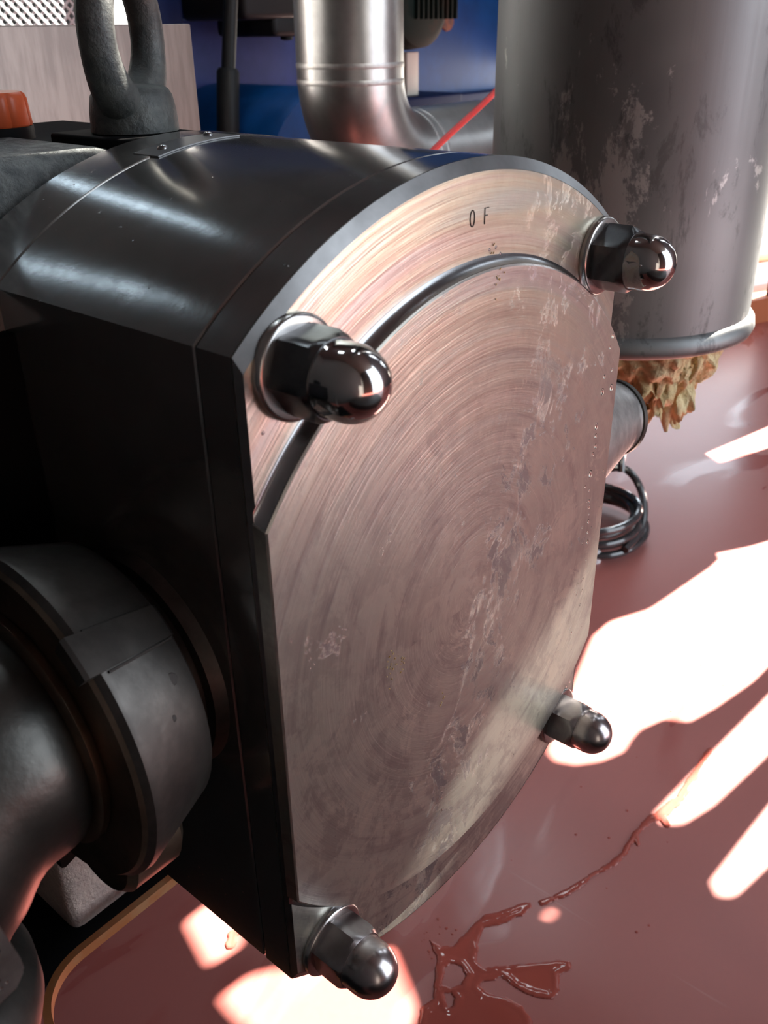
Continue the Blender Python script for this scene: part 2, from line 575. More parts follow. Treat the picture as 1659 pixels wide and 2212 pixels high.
# onto the white crate
holes.append([(0.30, 1.60), (0.46, 1.60), (0.46, 2.2), (0.30, 2.2)])
wall_sheet('gobo_wall_right', (-2.3, FZ, 0.66, 3.2), holes, lambda u, v, d: (WX + d, u, v), 'sheet')

wall_sheet('gobo_wall_right', (0.66, 0.10, 3.6, 3.2), [], lambda u, v, d: (WX + d, u, v), 'sheet')  # added upper part, keeps the sun off the blue machine

# glowing roof panes added to put glints on the spilled liquid
for k, (x0, y0, x1, y1) in enumerate(((1.4, 1.0, 1.9, 1.14), (0.5, 1.6, 0.62, 2.2), (1.5, 0.2, 1.62, 0.6))):
    bm = bmesh.new()
    for a, b in (((x0 - .03, y0 - .03), (x1 + .03, y0)), ((x0 - .03, y1), (x1 + .03, y1 + .03)), ((x0 - .03, y0), (x0, y1)), ((x1, y0), (x1 + .03, y1))):
        box(bm, (a[0], a[1], 3.17), (b[0], b[1], 3.2))
    w = tag(obj('window_%d' % (k + 4), bm, 'cream', smooth=0), None, None, kind='structure')
    bm = bmesh.new()
    box(bm, (x0, y0, 3.18), (x1, y1, 3.19))
    obj('pane', bm, 'roof_glow', w, smooth=0)

bm = bmesh.new()
for a, b in (((.97, 1.97), (1.43, 2.0)), ((.97, 2.5), (1.43, 2.53)), ((.97, 2.0), (1.0, 2.5)), ((1.4, 2.0), (1.43, 2.5))):
    box(bm, (2.375, a[0], a[1]), (2.4, b[0], b[1]))
w = tag(obj('window_7', bm, 'cream', smooth=0), None, None, kind='structure')  # glowing side pane added for sheen on puddle and floor
bm = bmesh.new()
box(bm, (2.385, 1.0, 2.0), (2.395, 1.4, 2.5))
obj('pane', bm, 'side_glow', w, smooth=0)

# back wall with tall narrow frosted windows
YB = 3.6
slits = [(1.05, 1.5, 1.13, 2.9), (-0.33, 1.5, -0.27, 3.0), (2.75, 1.2, 2.83, 3.0)]
wh = [[(a, b), (c, b), (c, d), (a, d)] for a, b, c, d in slits]
wall_sheet('wall_back', (-0.95, FZ, 4.0, 3.2), wh, lambda u, v, d: (u, YB + d, v), 'wall')
for k, (a, b, c, d) in enumerate(slits):
    bm = bmesh.new()
    for p0, p1 in (((a - .02, YB - .02, b - .02), (a, YB + .03, d + .02)), ((c, YB - .02, b - .02), (c + .02, YB + .03, d + .02)),
                   ((a, YB - .02, b - .02), (c, YB + .03, b)), ((a, YB - .02, d), (c, YB + .03, d + .02))):
        box(bm, p0, p1)
    w = tag(obj('window_%d' % (k + 1), bm, 'cream', smooth=0), None, None, kind='structure')
    bm = bmesh.new()
    box(bm, (a, YB + .004, b), (c, YB + .01, d))
    obj('pane', bm, 'pane', w, smooth=0)
wall_sheet('wall_left', (-3.2, FZ, YB, 3.2), [], lambda u, v, d: (-0.95 - d, u, v), 'wall')
wall_sheet('wall_front', (-0.95, FZ, 0.6, 3.2), [], lambda u, v, d: (u, -3.2 - d, v), 'wall')
wall_sheet('ceiling', (-0.95, -3.2, 2.5, YB), [], lambda u, v, d: (u, v, 3.2 + d), 'ceil')

# ================================================================ THE PUMP
R, X = 0.1715, 0.1100
RD, H = 0.1358, 0.0055
D = 0.0186
pump = root('lobe_pump', 'steel lobe pump with a round flat-sided front cover held by four domed nuts', 'pump', (0, 0.07, -0.17))

# housing between cover and rear flange
bm = bmesh.new()
loft(bm, [trunc_loop(R - .0006, X - .0006, D + .0004), trunc_loop(R, X, D + .0010), trunc_loop(R, X, 0.1265)], True, True)
obj('pump_housing', bm, 'body', pump)
bm = bmesh.new()
loft(bm, [trunc_loop(R - .003, X - .003, D - .001), trunc_loop(R - .003, X - .003, D + .0016)])
obj('gasket', bm, 'gasket', pump)
bm = bmesh.new()
lathe(bm, [(0.1265, R - .0012), (0.1275, R + .0004), (0.1575, R + .0004), (0.159, R - .001)], (0, 0, 0), (0, 1, 0), 160)
obj('rear_flange', bm, 'body', pump)

# front cover: rim with bevel + raised round face
bm = bmesh.new()
c = 0.0042
loft(bm, [trunc_loop(R - c, X - .0012, 0.0), trunc_loop(R, X, 0.0026), trunc_loop(R, X, D - .0009), trunc_loop(R - .0005, X - .0005, D - .0004)], True, True)
cover = obj('front_cover', bm, 'cover', pump, smooth=20)
bm = bmesh.new()
loft(bm, [trunc_loop(RD - .0007, X - .0005, -H), trunc_loop(RD, X + .0001, -H + .0006), trunc_loop(RD + .0006, X + .0001, 0.0005)], True, False)
face = obj('raised_face', bm, 'cover', cover, smooth=20)
# dark turned shoulder around the raised face
a = math.asin(X / RD) - .004
for s in (0, PI):
    l0, l1, l2 = [], [], []
    for k in range(73):
        t = s - a + 2 * a * k / 72
        for L, rr, yy in ((l0, RD + .0001, -H + .0007), (l1, RD + .0012, -.0006), (l2, RD + .0030, -.0001)):
            L.append(Vector((rr * math.sin(t), yy, rr * math.cos(t))))
    for L in (l1, l2):
        for p in L:
            p.x = max(-X, min(X, p.x))
    bm = bmesh.new()
    loft(bm, [l0, l1, l2], False, False, closed=False)
    obj('turned_shoulder', bm, 'rim', cover, smooth=60)
bm = bmesh.new()
loft(bm, [trunc_loop(R - c + .0001, X - .0011, -.00012), trunc_loop(R + .00012, X + .0001, 0.0026)], False, False)
obj('bevel', bm, 'bevel', cover, smooth=20)
# cover rim band, darker than the face
bm = bmesh.new()
L0, L1 = trunc_loop(R + .00015, X + .00015, 0.0030), trunc_loop(R + .00015, X + .00015, D - .0010)
loft(bm, [L0, L1], False, False)
obj('cover_rim', bm, 'body', cover, smooth=20)

# stamped letters O F on the cover
bm = bmesh.new()
def letter_pt(u, v, ox):
    return Vector((ox + u * 1.12, -.00012, 0.1527 + v * 1.12 + ox * -.03))
pts = []
for k in range(29):
    t = 2 * PI * k / 28
    pts.append(letter_pt(0.00115 * math.cos(t), 0.0024 * math.sin(t), -.0026))
tube(bm, pts, 0.00020, 6)
tube(bm, [letter_pt(0, -.0024, .0047), letter_pt(0, .0024, .0047)], 0.00020, 6)
tube(bm, [letter_pt(0, .0023, .0047), letter_pt(.0021, .0023, .0047)], 0.00018, 6)
tube(bm, [letter_pt(0, .0001, .0047), letter_pt(.0015, .0001, .0047)], 0.00018, 6)
obj('stamped_letters', bm, 'groove', cover)
# small punch marks
bm = bmesh.new()
for px, pz in ((0.0085, .1405), (0.0125, .1408), (0.0155, .1380), (0.009, .1375), (-.1035, .108), (0.012, .1365)):
    lathe(bm, [(0, .0007), (.00025, .0005), (.0003, .0)], (px, .00005, pz), (0, -1, 0), 10)
tag(obj('punch_marks', bm, 'rim', cover), None, None, kind='stuff')

# nuts
def hexloop(rad, y, cx, cz, ph):
    return [Vector((cx + rad * math.cos(ph + k * PI / 3), y, cz + rad * math.sin(ph + k * PI / 3))) for k in range(6)]

nut_specs = [(-.0899, .1242, 0.10, 'chrome', 'polished domed nut with dark hex flats'),
             (.0899, .1242, 0.52, 'chrome', 'polished domed nut with dark hex flats'),
             (.0899, -.1242, 0.25, 'chrome_worn', 'dull worn domed nut'),
             (-.0899, -.1242, 0.62, 'chrome_worn', 'dull worn domed nut')]
for cx, cz, ph, mm, lb in nut_specs:
    bm = bmesh.new()
    # hexagon with chamfered crown built on a 48-gon
    seg = 48
    RA = 0.0120
    def hexr(t, R_=RA):
        q = ((t - ph) % (PI / 3)) - PI / 6
        return R_ / math.cos(q)
    loops = []
    def lp(y, f):
        return [Vector((cx + f(2 * PI * k / seg) * math.cos(2 * PI * k / seg), y, cz + f(2 * PI * k / seg) * math.sin(2 * PI * k / seg))) for k in range(seg)]
    loops.append(lp(-.0030, lambda t: min(hexr(t), .0132)))
    loops.append(lp(-.0038, hexr))
    loops.append(lp(-.0142, hexr))
    loops.append(lp(-.0158, lambda t: min(hexr(t), .0129)))
    loops.append(lp(-.0172, lambda t: min(hexr(t), .0119)))
    nut = obj('dome_nut', bm if False else (loft(bm, loops) and bm), 'hex' if cz > 0 else 'hex_worn', pump, smooth=25)
    bm = bmesh.new()
    prof = [(.0165, .0117), (.0185, .0112), (.0195, .0113)]
    rc = .0113
    for k in range(1, 13):
        t = k / 12 * PI / 2
        prof.append((.0225 + .0115 * math.sin(t), rc * math.cos(t)))
    prof.insert(3, (.0225, rc))
    lathe(bm, prof, (cx, 0, cz), (0, -1, 0), 48)
    obj('dome', bm, mm, nut, smooth=50)
    bm = bmesh.new()
    prof = [(0.0, .0160), (.0022, .0160), (.0028, .0155), (.0030, .0148), (.0030, .010)]
    lathe(bm, prof, (cx, -.0001, cz), (0, -1, 0), 64)
    obj('washer', bm, 'washer', nut, smooth=40)

# condensation and splashes on the cover's outer edge
bm = bmesh.new()
random.seed(11)
def drop_at(x, z, r):
    b0 = len(bm.verts)
    prof = []
    for k in range(5):
        t = k / 4 * PI / 2
        prof.append((r * 0.55 * math.sin(t), r * math.cos(t)))
    lathe(bm, prof, (x, -H - .00002, z), (0, -1, 0), 10, True, False)
    bm.verts.ensure_lookup_table()
    for v in bm.verts[b0:]:
        v.co.z = z + (v.co.z - z) * 1.5
for x, z, r in ((.1005, .0880, .0009), (.0990, .0830, .0006), (.0965, .0700, .0007), (.1030, .0715, .0007), (.0960, .0630, .0012), (.1045, .0625, .0012),
                (.0935, .0470, .0012), (.0940, .0420, .0009), (.0950, .0365, .0009), (.0930, .0330, .0008), (.0925, .0230, .0013),
                (.0930, .0140, .0006), (.0940, .0080, .0007), (.0945, .0045, .0008), (.0955, -.0040, .0008), (.0960, -.0100, .0007), (.0970, -.016, .0009)):
    drop_at(x, z, r)
for k in range(26):
    drop_at(random.uniform(.088, .106), random.uniform(-.11, .02), random.uniform(.0002, .0006))
for k in range(14):
    drop_at(random.uniform(-.05, .09), random.uniform(-.12, -.06), random.uniform(.0002, .0004))
tag(obj('droplets', bm, 'drop', cover), None, None, kind='stuff')
# little shavings stuck on the face and the seam
bm = bmesh.new()
for cx_, cz_, n, s in ((-.0545, -.002, 16, .004), (-.049, -.005, 10, .003), (.006, .1320, 9, .003), (-.022, -.038, 6, .003), (.010, .137, 7, .0022)):
    for k in range(n):
        x = cx_ + random.gauss(0, s * .4)
        z = cz_ + random.gauss(0, s)
        y = -H - .0003 if math.hypot(x, z) < RD else -.0003
        bar(bm, (x, y, z), (x + random.uniform(-.0006, .0006), y - .0002, z + random.uniform(-.0009, .0009)), .0003, .0003, (0, 1, 0))
tag(obj('metal_specks', bm, 'yellow', cover, smooth=0), None, None, kind='stuff')

# name plate on top of the housing, with two rivets
bm = bmesh.new()
th0, th1 = math.radians(-12.5), math.radians(1.5)
for rr in (R + .0002, R + .0008):
    pass
la, lb_ = [], []
out = []
for rr in (R + .0001, R + .0006):
    out.append([Vector((rr * math.sin(th0 + (th1 - th0) * k / 8), yy, rr * math.cos(th0 + (th1 - th0) * k / 8))) for yy, ks in ((0.1225, range(9)), (0.1385, range(8, -1, -1))) for k in ks])
loft(bm, out)
npl = obj('name_plate', bm, 'plate', pump, smooth=20)
for t_, y_ in ((-9.8, .1300), (-1.0, .1335)):
    t_ = math.radians(t_)
    bm = bmesh.new()
    lathe(bm, [(0, .0021), (.0008, .0019), (.0014, .0010), (.0016, .0)], ((R + .0005) * math.sin(t_), y_, (R + .0005) * math.cos(t_)), (math.sin(t_), 0, math.cos(t_)), 16)
    obj('rivet', bm, 'rim', npl, smooth=50)

# bearing housing behind the rear flange (cast), with the dark mounting pad under the lifting eye
bm = bmesh.new()
box(bm, (-.26, .166, .115), (-.0195, .30, .1675), .010)
bh = obj('bearing_housing', bm, 'cast', pump, smooth=40)
bm = bmesh.new()
box(bm, (-.42, .25, -.19), (.10, .40, .160), .012)
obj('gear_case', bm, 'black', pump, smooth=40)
bm = bmesh.new()
box(bm, (-.0205, .160, .06), (.024, .225, .1698), .0015)
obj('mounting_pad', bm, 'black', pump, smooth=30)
bm = bmesh.new()
box(bm, (-.40, .1605, -.09), (-.02, .25, .114), .003)
box(bm, (-.40, .1200, -.035), (-.1101, .161, .1165), .0005)  # added black block, stands in for the shade left of the housing
obj('seal_chamber_shade', bm, 'black', pump, smooth=30)

# lifting eye
bm = bmesh.new()
ex, ey = .0035, .192
prof = [(.1698, .0180), (.1704, .0196), (.1790, .0192), (.1850, .0180), (.1876, .0164), (.1890, .0135), (.1896, .0050)]
lathe(bm, prof, (ex, ey, 0), (0, 0, 1), 48)
u = Vector((math.cos(math.radians(33)), math.sin(math.radians(33)), 0))
cz = .2090
segs, sr = 72, 18
loops = []
for k in range(segs):
    t = 2 * PI * k / segs
    d = u * math.sin(t) + Vector((0, 0, 1)) * math.cos(t)
    tr = .0070 + .0026 * max(0.0, -math.cos(t)) ** 2
    c0 = Vector((ex, ey, cz)) + d * .0288
    n = u.cross(Vector((0, 0, 1)))
    loops.append([c0 + d * tr * math.cos(2 * PI * j / sr) + n * tr * 1.12 * math.sin(2 * PI * j / sr) for j in range(sr)])
vs = [[bm.verts.new(p) for p in L] for L in loops]
for i in range(segs):
    a_, b_ = vs[i], vs[(i + 1) % segs]
    for j in range(sr):
        bm.faces.new((a_[j], a_[(j + 1) % sr], b_[(j + 1) % sr], b_[j]))
obj('lifting_eye', bm, 'eye', pump, smooth=60)

# orange oil filler plug, fluted
bm = bmesh.new()
px, py = -.0265, .262
def flute(z, r, f=.0009):
    L = []
    for k in range(96):
        t = 2 * PI * k / 96
        g = max(0.0, math.cos(t * 8)) ** 6
        L.append(Vector((px + (r - f * g) * math.cos(t), py + (r - f * g) * math.sin(t), z)))
    return L
loft(bm, [flute(.1712, .0172), flute(.1722, .0176), flute(.1830, .0168), flute(.1850, .0160), flute(.1860, .0148, 0)])
plug = obj('oil_plug', bm, 'orange', pump, smooth=35)
bm = bmesh.new()
lathe(bm, [(.1655, .0178), (.1712, .0178)], (px, py, 0), (0, 0, 1), 48)
obj('plug_seal', bm, 'rubber', plug)

# port boss on both flanks
PY = .068
for s in (-1, 1):
    bm = bmesh.new()
    lathe(bm, [(.1090, .0460), (.1125, .0447), (.1150, .0440), (.1155, .0400), (.1250, .0400)], (0, PY, 0), (s, 0, 0), 96)
    obj('port_boss', bm, 'union', pump, smooth=30)

# cast foot below the gear case
bm = bmesh.new()
box(bm, (-.112, .196, -.2685), (.02, .300, -.150), .007)
obj('cast_foot', bm, 'foot', pump, smooth=50, label='pale rough sand-cast foot')
bm = bmesh.new()
lathe(bm, [(-.180, .012), (-.168, .012), (-.166, .0105), (-.158, .0105)], (-.083, .214, 0), (0, 0, 1), 6)
obj('foot_bolt', bm, 'union', pump, smooth=30)

# ---------------------------------------------------------------- union nut and elbow on the near port
un = root('union_nut', 'dark oily slotted union nut on the port at the left of the pump', 'pipe fitting', (-.14, PY, 0))
bm = bmesh.new()
lathe(bm, [(.1235, .0420), (.1235, .0510), (.1250, .0535), (.1530, .0632), (.1555, .0630), (.1575, .0610), (.1578, .0430), (.1500, .0425)], (0, PY, 0), (-1, 0, 0), 128)
un_b = obj('nut_body', bm, 'union', un, smooth=30)
def on_cone(phi, x, dr=0.0):
    """phi measured in the y,z plane from the -y (near) side upward"""
    r = .0535 + (x - .125) * (.0632 - .0535) / .028 + dr
    return Vector((-x, PY - r * math.cos(phi), r * math.sin(phi)))
for phi0, phi1 in ((.74, .95), (-1.75, -1.55), (2.3, 2.5)):
    bm = bmesh.new()
    lo = []
    for x_ in (.1245, .1260, .1610, .1625):
        e = .0022 if x_ in (.1260, .1610) else .0010
        ring = [on_cone(phi0 + (phi1 - phi0) * k / 8, x_, e) for k in range(9)]
        ring += [on_cone(phi0 + (phi1 - phi0) * k / 8, x_, -.006) for k in range(8, -1, -1)]
        lo.append(ring)
    loft(bm, lo)
    obj('raised_key', bm, 'union', un, smooth=25)
    for ph in (phi0 - .012, phi1 + .012):
        bm = bmesh.new()
        tube(bm, [on_cone(ph, .1262, .0001), on_cone(ph, .1400, .0001), on_cone(ph, .1535, .0001)], .0005, 6)
        obj('key_slot', bm, 'groove', un)
# striking lugs
for phi in (-1.22, 3.0):
    bm = bmesh.new()
    dv = Vector((0, -math.cos(phi), math.sin(phi)))
    tv = Vector((0, math.sin(phi), math.cos(phi)))
    lo = []
    for x_, sh in ((.131, .88), (.134, 1.0), (.153, 1.0), (.156, .9)):
        ring = []
        for k in range(17):
            t = -PI / 2 + PI * k / 16
            ring.append(Vector((-x_, PY, 0)) + dv * (.046 + (.0280 * math.cos(t)) * sh) + tv * (.024 * math.sin(t)) * sh)
        lo.append(ring)
    loft(bm, lo)
    obj('striking_lug', bm, 'union_rim', un, smooth=35)
bm = bmesh.new()
lathe(bm, [(.1576, .0612), (.1590, .0600), (.1592, .0440), (.1580, .0430)], (0, PY, 0), (-1, 0, 0), 96, False, False)
obj('nut_face', bm, 'union_rim', un, smooth=40)
for x_, ph_, rr_ in ((.139, .33, .0012), (.1335, .52, .0022)):
    bm = bmesh.new()
    p = on_cone(ph_, x_, -.0001)
    nrm = (p - Vector((-x_, PY, 0))).normalized()
    lathe(bm, [(0, rr_), (.0002, rr_ * .9), (.0003, rr_ * .2)], p, nrm, 12)
    obj('pit_mark', bm, 'groove', un)

el = root('pipe_elbow', 'dark bulging steel pipe elbow leaving the union nut at the left edge', 'pipe', (-.20, PY, -.05))
bm = bmesh.new()
pr = .0415
pts, rr = [], []
for d, r_ in ((.150, .0420), (.1600, .0425), (.1625, .0400), (.1660, .0405)):
    pts.append((-d, PY, 0)); rr.append(r_)
RB = .070
for k in range(1, 19):
    t = k / 18 * PI / 2 * .92
    pts.append((-.166 - RB * math.sin(t), PY - .010 * (k / 18), -RB + RB * math.cos(t)))
    rr.append(pr + .0008 * math.sin(k * .9))
tube(bm, pts, rr, 64)
obj('elbow_tube', bm, 'elbow', el, smooth=50)
bm = bmesh.new()
lathe(bm, [(.1585, .0435), (.1600, .0450), (.1625, .0450), (.1635, .0435)], (0, PY, 0), (-1, 0, 0), 96)
obj('weld_ring', bm, 'union_rim', el, smooth=50)
e_end = Vector(pts[-1])
e_dir = (Vector(pts[-1]) - Vector(pts[-2])).normalized()
bm = bmesh.new()
lathe(bm, [(-.012, .0425), (-.004, .050), (.006, .0515), (.014, .0500), (.016, .041)], e_end, e_dir, 96)
obj('end_ferrule', bm, 'union', el, smooth=50)

cl = root('clamp_lever', 'scratched wet metal lever plate below the elbow in the lower left corner', 'lever', (-.26, -.02, .02))
bm = bmesh.new()
poly = [(-.300, .060), (-.2500, .062), (-.2190, .0400), (-.2155, .0280), (-.2125, .0100), (-.2122, .0050), (-.2150, .0015), (-.2230, .0005), (-.300, -.0005)]
loft(bm, [[Vector((x_, yy, z_)) for x_, z_ in poly] for yy in (-.0195, -.0150)])
bmesh.ops.bevel(bm, geom=[e for e in bm.edges if e.calc_length() < .08], offset=.0007, segments=2, affect='EDGES')
lvb = obj('lever_plate', bm, 'lever', cl, smooth=30)
bm = bmesh.new()
for k in range(26):
    x_, z_ = random.uniform(-.228, -.2165), random.uniform(.004, .030)
    lathe(bm, [(0, .0005), (.0003, .0004), (.0004, .0001)], (x_, -.0196, z_), (0, -1, 0), 8)
tag(obj('droplets', bm, 'drop', lvb), None, None, kind='stuff')

# ---------------------------------------------------------------- far port: union and tapered pipe
fu = root('union_nut', 'bright union nut showing behind the right edge of the pump cover', 'pipe fitting', (.14, PY, 0))
bm = bmesh.new()
lathe(bm, [(.1235, .0420), (.1235, .0500), (.1250, .0515), (.1430, .0540), (.1460, .0530), (.1470, .0500), (.1470, .0440)], (0, PY, 0), (1, 0, 0), 96)
obj('nut_body', bm, 'washer', fu, smooth=30)
fp = root('tapered_outlet_pipe', 'dull reddish-grey tapered pipe between the pump cover and the yellow foam', 'pipe', (.25, PY, 0))
bm = bmesh.new()
lathe(bm, [(.0, .0440), (.030, .0430), (.088, .0240), (.092, .0240)], (.150, PY, 0), (1, -.10, -.14), 64)
obj('reducer', bm, 'weld', fp, smooth=30)
bm = bmesh.new()
lathe(bm, [(.092, .0240), (.0925, .0250), (.096, .0250), (.0965, .018)], (.150, PY, 0), (1, -.10, -.14), 64)
obj('reducer_collar', bm, 'union', fp, smooth=30)

# ---------------------------------------------------------------- base frame
bf = root('base_frame', 'rusty steel base frame edge with a rounded corner under the cast foot', 'frame', (-.06, .20, -.27))
bm = bmesh.new()
path = [(.20, .175), (-.085, .175)]
for k in range(1, 11):
    t = k / 10 * PI / 2
    path.append((-.120 - .038 * math.sin(t) + .0, .175 - .038 + .038 * math.cos(t)))
path.insert(2, (-.120, .175))
path.append((-.160, .02))
path.append((-.160, -.10))
top, bot = [], []
for i, (x_, y_) in enumerate(path):
    a_ = Vector(path[max(i - 1, 0)]); b_ = Vector(path[min(i + 1, len(path) - 1)])
    d_ = (b_ - a_).normalized()
    nrm = Vector((-d_.y, d_.x))  # outward
    w_ = .0022
    ring = []
    for s_, z_ in ((-1, -.252), (1, -.252), (1, -.259), (-1, -.259)):
        ring.append(Vector((x_ + nrm.x * w_ * s_, y_ + nrm.y * w_ * s_, z_)))
    top.append(ring)
loft(bm, top)
obj('frame_edge', bm, 'rust', bf, smooth=40)
bm = bmesh.new()
bx = [(.20, .186), (-.085, .186), (-.122, .186)] + [(-.122 - .044 * math.sin(k / 8 * PI / 2), .186 - .044 + .044 * math.cos(k / 8 * PI / 2)) for k in range(1, 9)] + [(-.166, -.1), (-.5, -.1), (-.5, .55), (.20, .55)]
loft(bm, [[Vector((x_, y_, z_)) for x_, y_ in bx] for z_ in (-.2690, -.275)])
obj('frame_deck', bm, 'black', bf, smooth=0)
for x_, y_ in ((-.30, .20), (-.30, .48), (.14, .48)):
    bm = bmesh.new()
    box(bm, (x_ - .03, y_ - .03, FZ), (x_ + .03, y_ + .03, -.275), .003)
    obj('leg', bm, 'black', bf, smooth=30)

bm = bmesh.new()
box(bm, (-.70, -1.35, FZ), (.44, -.42, FZ + .27), .01)  # added out-of-view block, darkens the floor mirrored in the cover
tag(obj('dark_blocker_1', bm, 'step', smooth=30), 'added unseen dark block that darkens the cover reflection', None, kind='structure')

# ---------------------------------------------------------------- plates behind the lifting eye
ap = root('aluminium_cover_plate', 'large plain brushed aluminium plate behind the lifting eye', 'metal plate', (.08, .43, .05))
bm = bmesh.new()
box(bm, (-.30, .42, .02), (.2265, .432, .2145), .0012)
obj('plate', bm, 'alu', ap, smooth=30)
bm = bmesh.new()
box(bm, (-.30, .44, -.268), (.10, .60, .16), .004)
obj('support_block', bm, 'black', ap, smooth=30)

# white plastic crate with a diamond lattice
wc = root('white_lattice_crate', 'white plastic crate with diamond lattice side behind the aluminium plate', 'crate', (.25, .85, .1))
bm = bmesh.new()
x0_, x1_, z0_, z1_ = .02, .378, .10, .34
p_ = .0105
n_ = int((x1_ - x0_ + z1_ - z0_) / p_) + 2
for sgn in (1, -1):
    for k in range(n_):
        # clipped diagonal line
        if sgn == 1:
            c_ = x0_ - (z1_ - z0_) + k * p_
            a_ = (max(c_, x0_), z0_ + max(0, x0_ - c_))
            e_x = min(c_ + (z1_ - z0_), x1_)
            b_ = (e_x, z0_ + e_x - c_)
        else:
            c_ = x0_ + k * p_
            a_ = (min(c_, x1_), z0_ + max(0, c_ - x1_))
            e_x = max(c_ - (z1_ - z0_), x0_)
            b_ = (e_x, z0_ + c_ - e_x)
        if abs(a_[0] - b_[0]) < .002:
            continue
        yo = .8 + (.0006 if sgn == 1 else 0)
        bar(bm, (a_[0], yo, a_[1]), (b_[0], yo, b_[1]), .0026, .0026, (0, 1, 0))
tag(obj('lattice', bm, 'white', wc, smooth=0), None, None, kind='stuff')
bm = bmesh.new()
box(bm, (x1_, .796, z0_), (.476, .804, z1_), .001)
box(bm, (x0_ - .05, .796, z1_), (.476, .804, z1_ + .06), .001)
box(bm, (.472, .804, z0_), (.476, 1.1, z1_), .001)
obj('crate_frame', bm, 'white', wc, smooth=30)
bm = bmesh.new()
box(bm, (x0_ - .1, .90, z0_), (x1_, .91, z1_), .001)
obj('crate_back', bm, 'cast', wc, smooth=30)
bm = bmesh.new()
box(bm, (-.05, .76, -.55), (.45, 1.1, .0975), .004)
tag(obj('dark_plinth', bm, 'black', smooth=30), 'dark plinth holding the white lattice crate', 'plinth')

# ---------------------------------------------------------------- blue machine far behind
bl = root('blue_machine', 'dark blue painted machine housing filling the background behind the pump', 'machine', (1.2, 1.6, FZ))
bm = bmesh.new()
box(bm, (.50, 1.50, -.50), (1.52, 1.9, 1.0), .02)
obj('housing_panel', bm, 'navy', bl, smooth=40)
bm = bmesh.new()
box(bm, (.96, 1.42, .02), (1.335, 1.5, .23), .004)
obj('lit_panel', bm, 'blue2', bl, smooth=40)
bm = bmesh.new()
# rounded tank
lo = []
for k in range(19):
    t = k / 18 * PI
    lo.append((math.cos(t), math.sin(t)))
loft(bm, [[Vector((1.075 + .165 * c_ * (1 if yy > 1.11 else .97), yy, -.08 + (.195 * s_ * (1 if yy > 1.11 else .97)))) for c_, s_ in lo] + [Vector((.91, yy, -.5)), Vector((1.24, yy, -.5))] for yy in (1.10, 1.115, 1.40)])
obj('rounded_tank', bm, 'blue', bl, smooth=40)
bm = bmesh.new()
box(bm, (.72, 1.3, -.5), (.93, 1.5, .60), .01)
obj('side_post', bm, 'navy', bl, smooth=40)
bm = bmesh.new()
lathe(bm, [(0, .018), (.006, .018), (.008, .010)], (.825, 1.299, .178), (0, -1, 0), 24)
obj('panel_bolt', bm, 'rubber', bl)
bm = bmesh.new()
box(bm, (1.60, 1.52, -.50), (2.35, 2.0, 1.0), .015)
obj('cabinet', bm, 'blue', bl, smooth=40)
bm = bmesh.new()
lathe(bm, [(0, .028), (.006, .028), (.008, .018)], (2.01, 1.519, .225), (0, -1, 0), 9)
obj('rust_patch', bm, 'old_rust', bl)
bm = bmesh.new()
box(bm, (1.30, 1.49, -.50), (2.35, 1.52, .04), .006)
obj('lower_rail', bm, 'navy', bl, smooth=30)

st = root('gas_strut', 'black rod with a thicker sleeve standing behind the aluminium plate', 'strut', (.9, 1.15, 0))
bm = bmesh.new()
tube(bm, [(.945, 1.18, .30), (.918, 1.18, .145)], .0125, 20)
obj('rod', bm, 'rubber', st)
bm = bmesh.new()
lathe(bm, [(0, .0165), (.006, .020), (.20, .021), (.21, .018)], (.918, 1.18, .150), (-.12, 0, -1), 24)
obj('sleeve', bm, 'rubber', st, smooth=40)

hy = root('hanging_black_casting', 'black lumpy casting hanging at the top edge left of the steel pipe', 'casting', (1.12, 1.28, .25))
bm = bmesh.new()
box(bm, (.985, 1.20, .225), (1.30, 1.38, .50), .012)
box(bm, (1.06, 1.205, .197), (1.30, 1.37, .24), .010)
obj('casting', bm, 'rubber', hy, smooth=40)
for x_ in (1.165, 1.20, 1.125):
    bm = bmesh.new()
    lathe(bm, [(-.205, .012), (-.192 if x_ != 1.165 else -.183, .012), (-.190 if x_ != 1.165 else -.180, .006)], (x_, 1.24, 0), (0, 0, -1), 16)
    for v in bm.verts:
        v.co.z = v.co.z
    obj('bolt_head', bm, 'rubber', hy)

mo = root('finned_motor', 'dark green-black finned motor end above the cream profiles', 'motor', (1.6, 1.35, .25))
bm = bmesh.new()
lathe(bm, [(0, .075), (.01, .095), (.05, .10), (.22, .10)], (1.585, 1.26, .262), (0, 1, 0), 48)
obj('motor_end', bm, 'greenblack', mo, smooth=40)
for k in range(9):
    bm = bmesh.new()
    x_ = 1.545 + k * .018
    box(bm, (x_, 1.250, .225), (x_ + .006, 1.262, .32), .001)
    obj('cooling_fin', bm, 'greenblack', mo, smooth=30)

cp = root('cream_profile_post', 'pair of cream upright profiles between the pipe bend and the blue cabinet', 'post', (1.56, 1.3, -.3))
for a_, b_ in ((1.500, 1.545), (1.568, 1.612)):
    bm = bmesh.new()
    box(bm, (a_, 1.30, .065), (b_, 1.33, .158), .002)
    obj('upright', bm, 'cream', cp, smooth=30)
bm = bmesh.new()
box(bm, (1.545, 1.31, .065), (1.568, 1.33, .158), .001)
obj('recess', bm, 'union', cp, smooth=30)
bm = bmesh.new()
box(bm, (1.40, 1.27, -.55), (1.75, 1.45, .065), .006)
obj('foot_beam', bm, 'navy', cp, smooth=30)
bm = bmesh.new()
box(bm, (1.138, 1.19, .075), (1.20, 1.20, .152), .003)
tag(obj('yellow_tab', bm, 'yellow', smooth=30), 'small yellow tab just left of the steel pipe', 'tab')

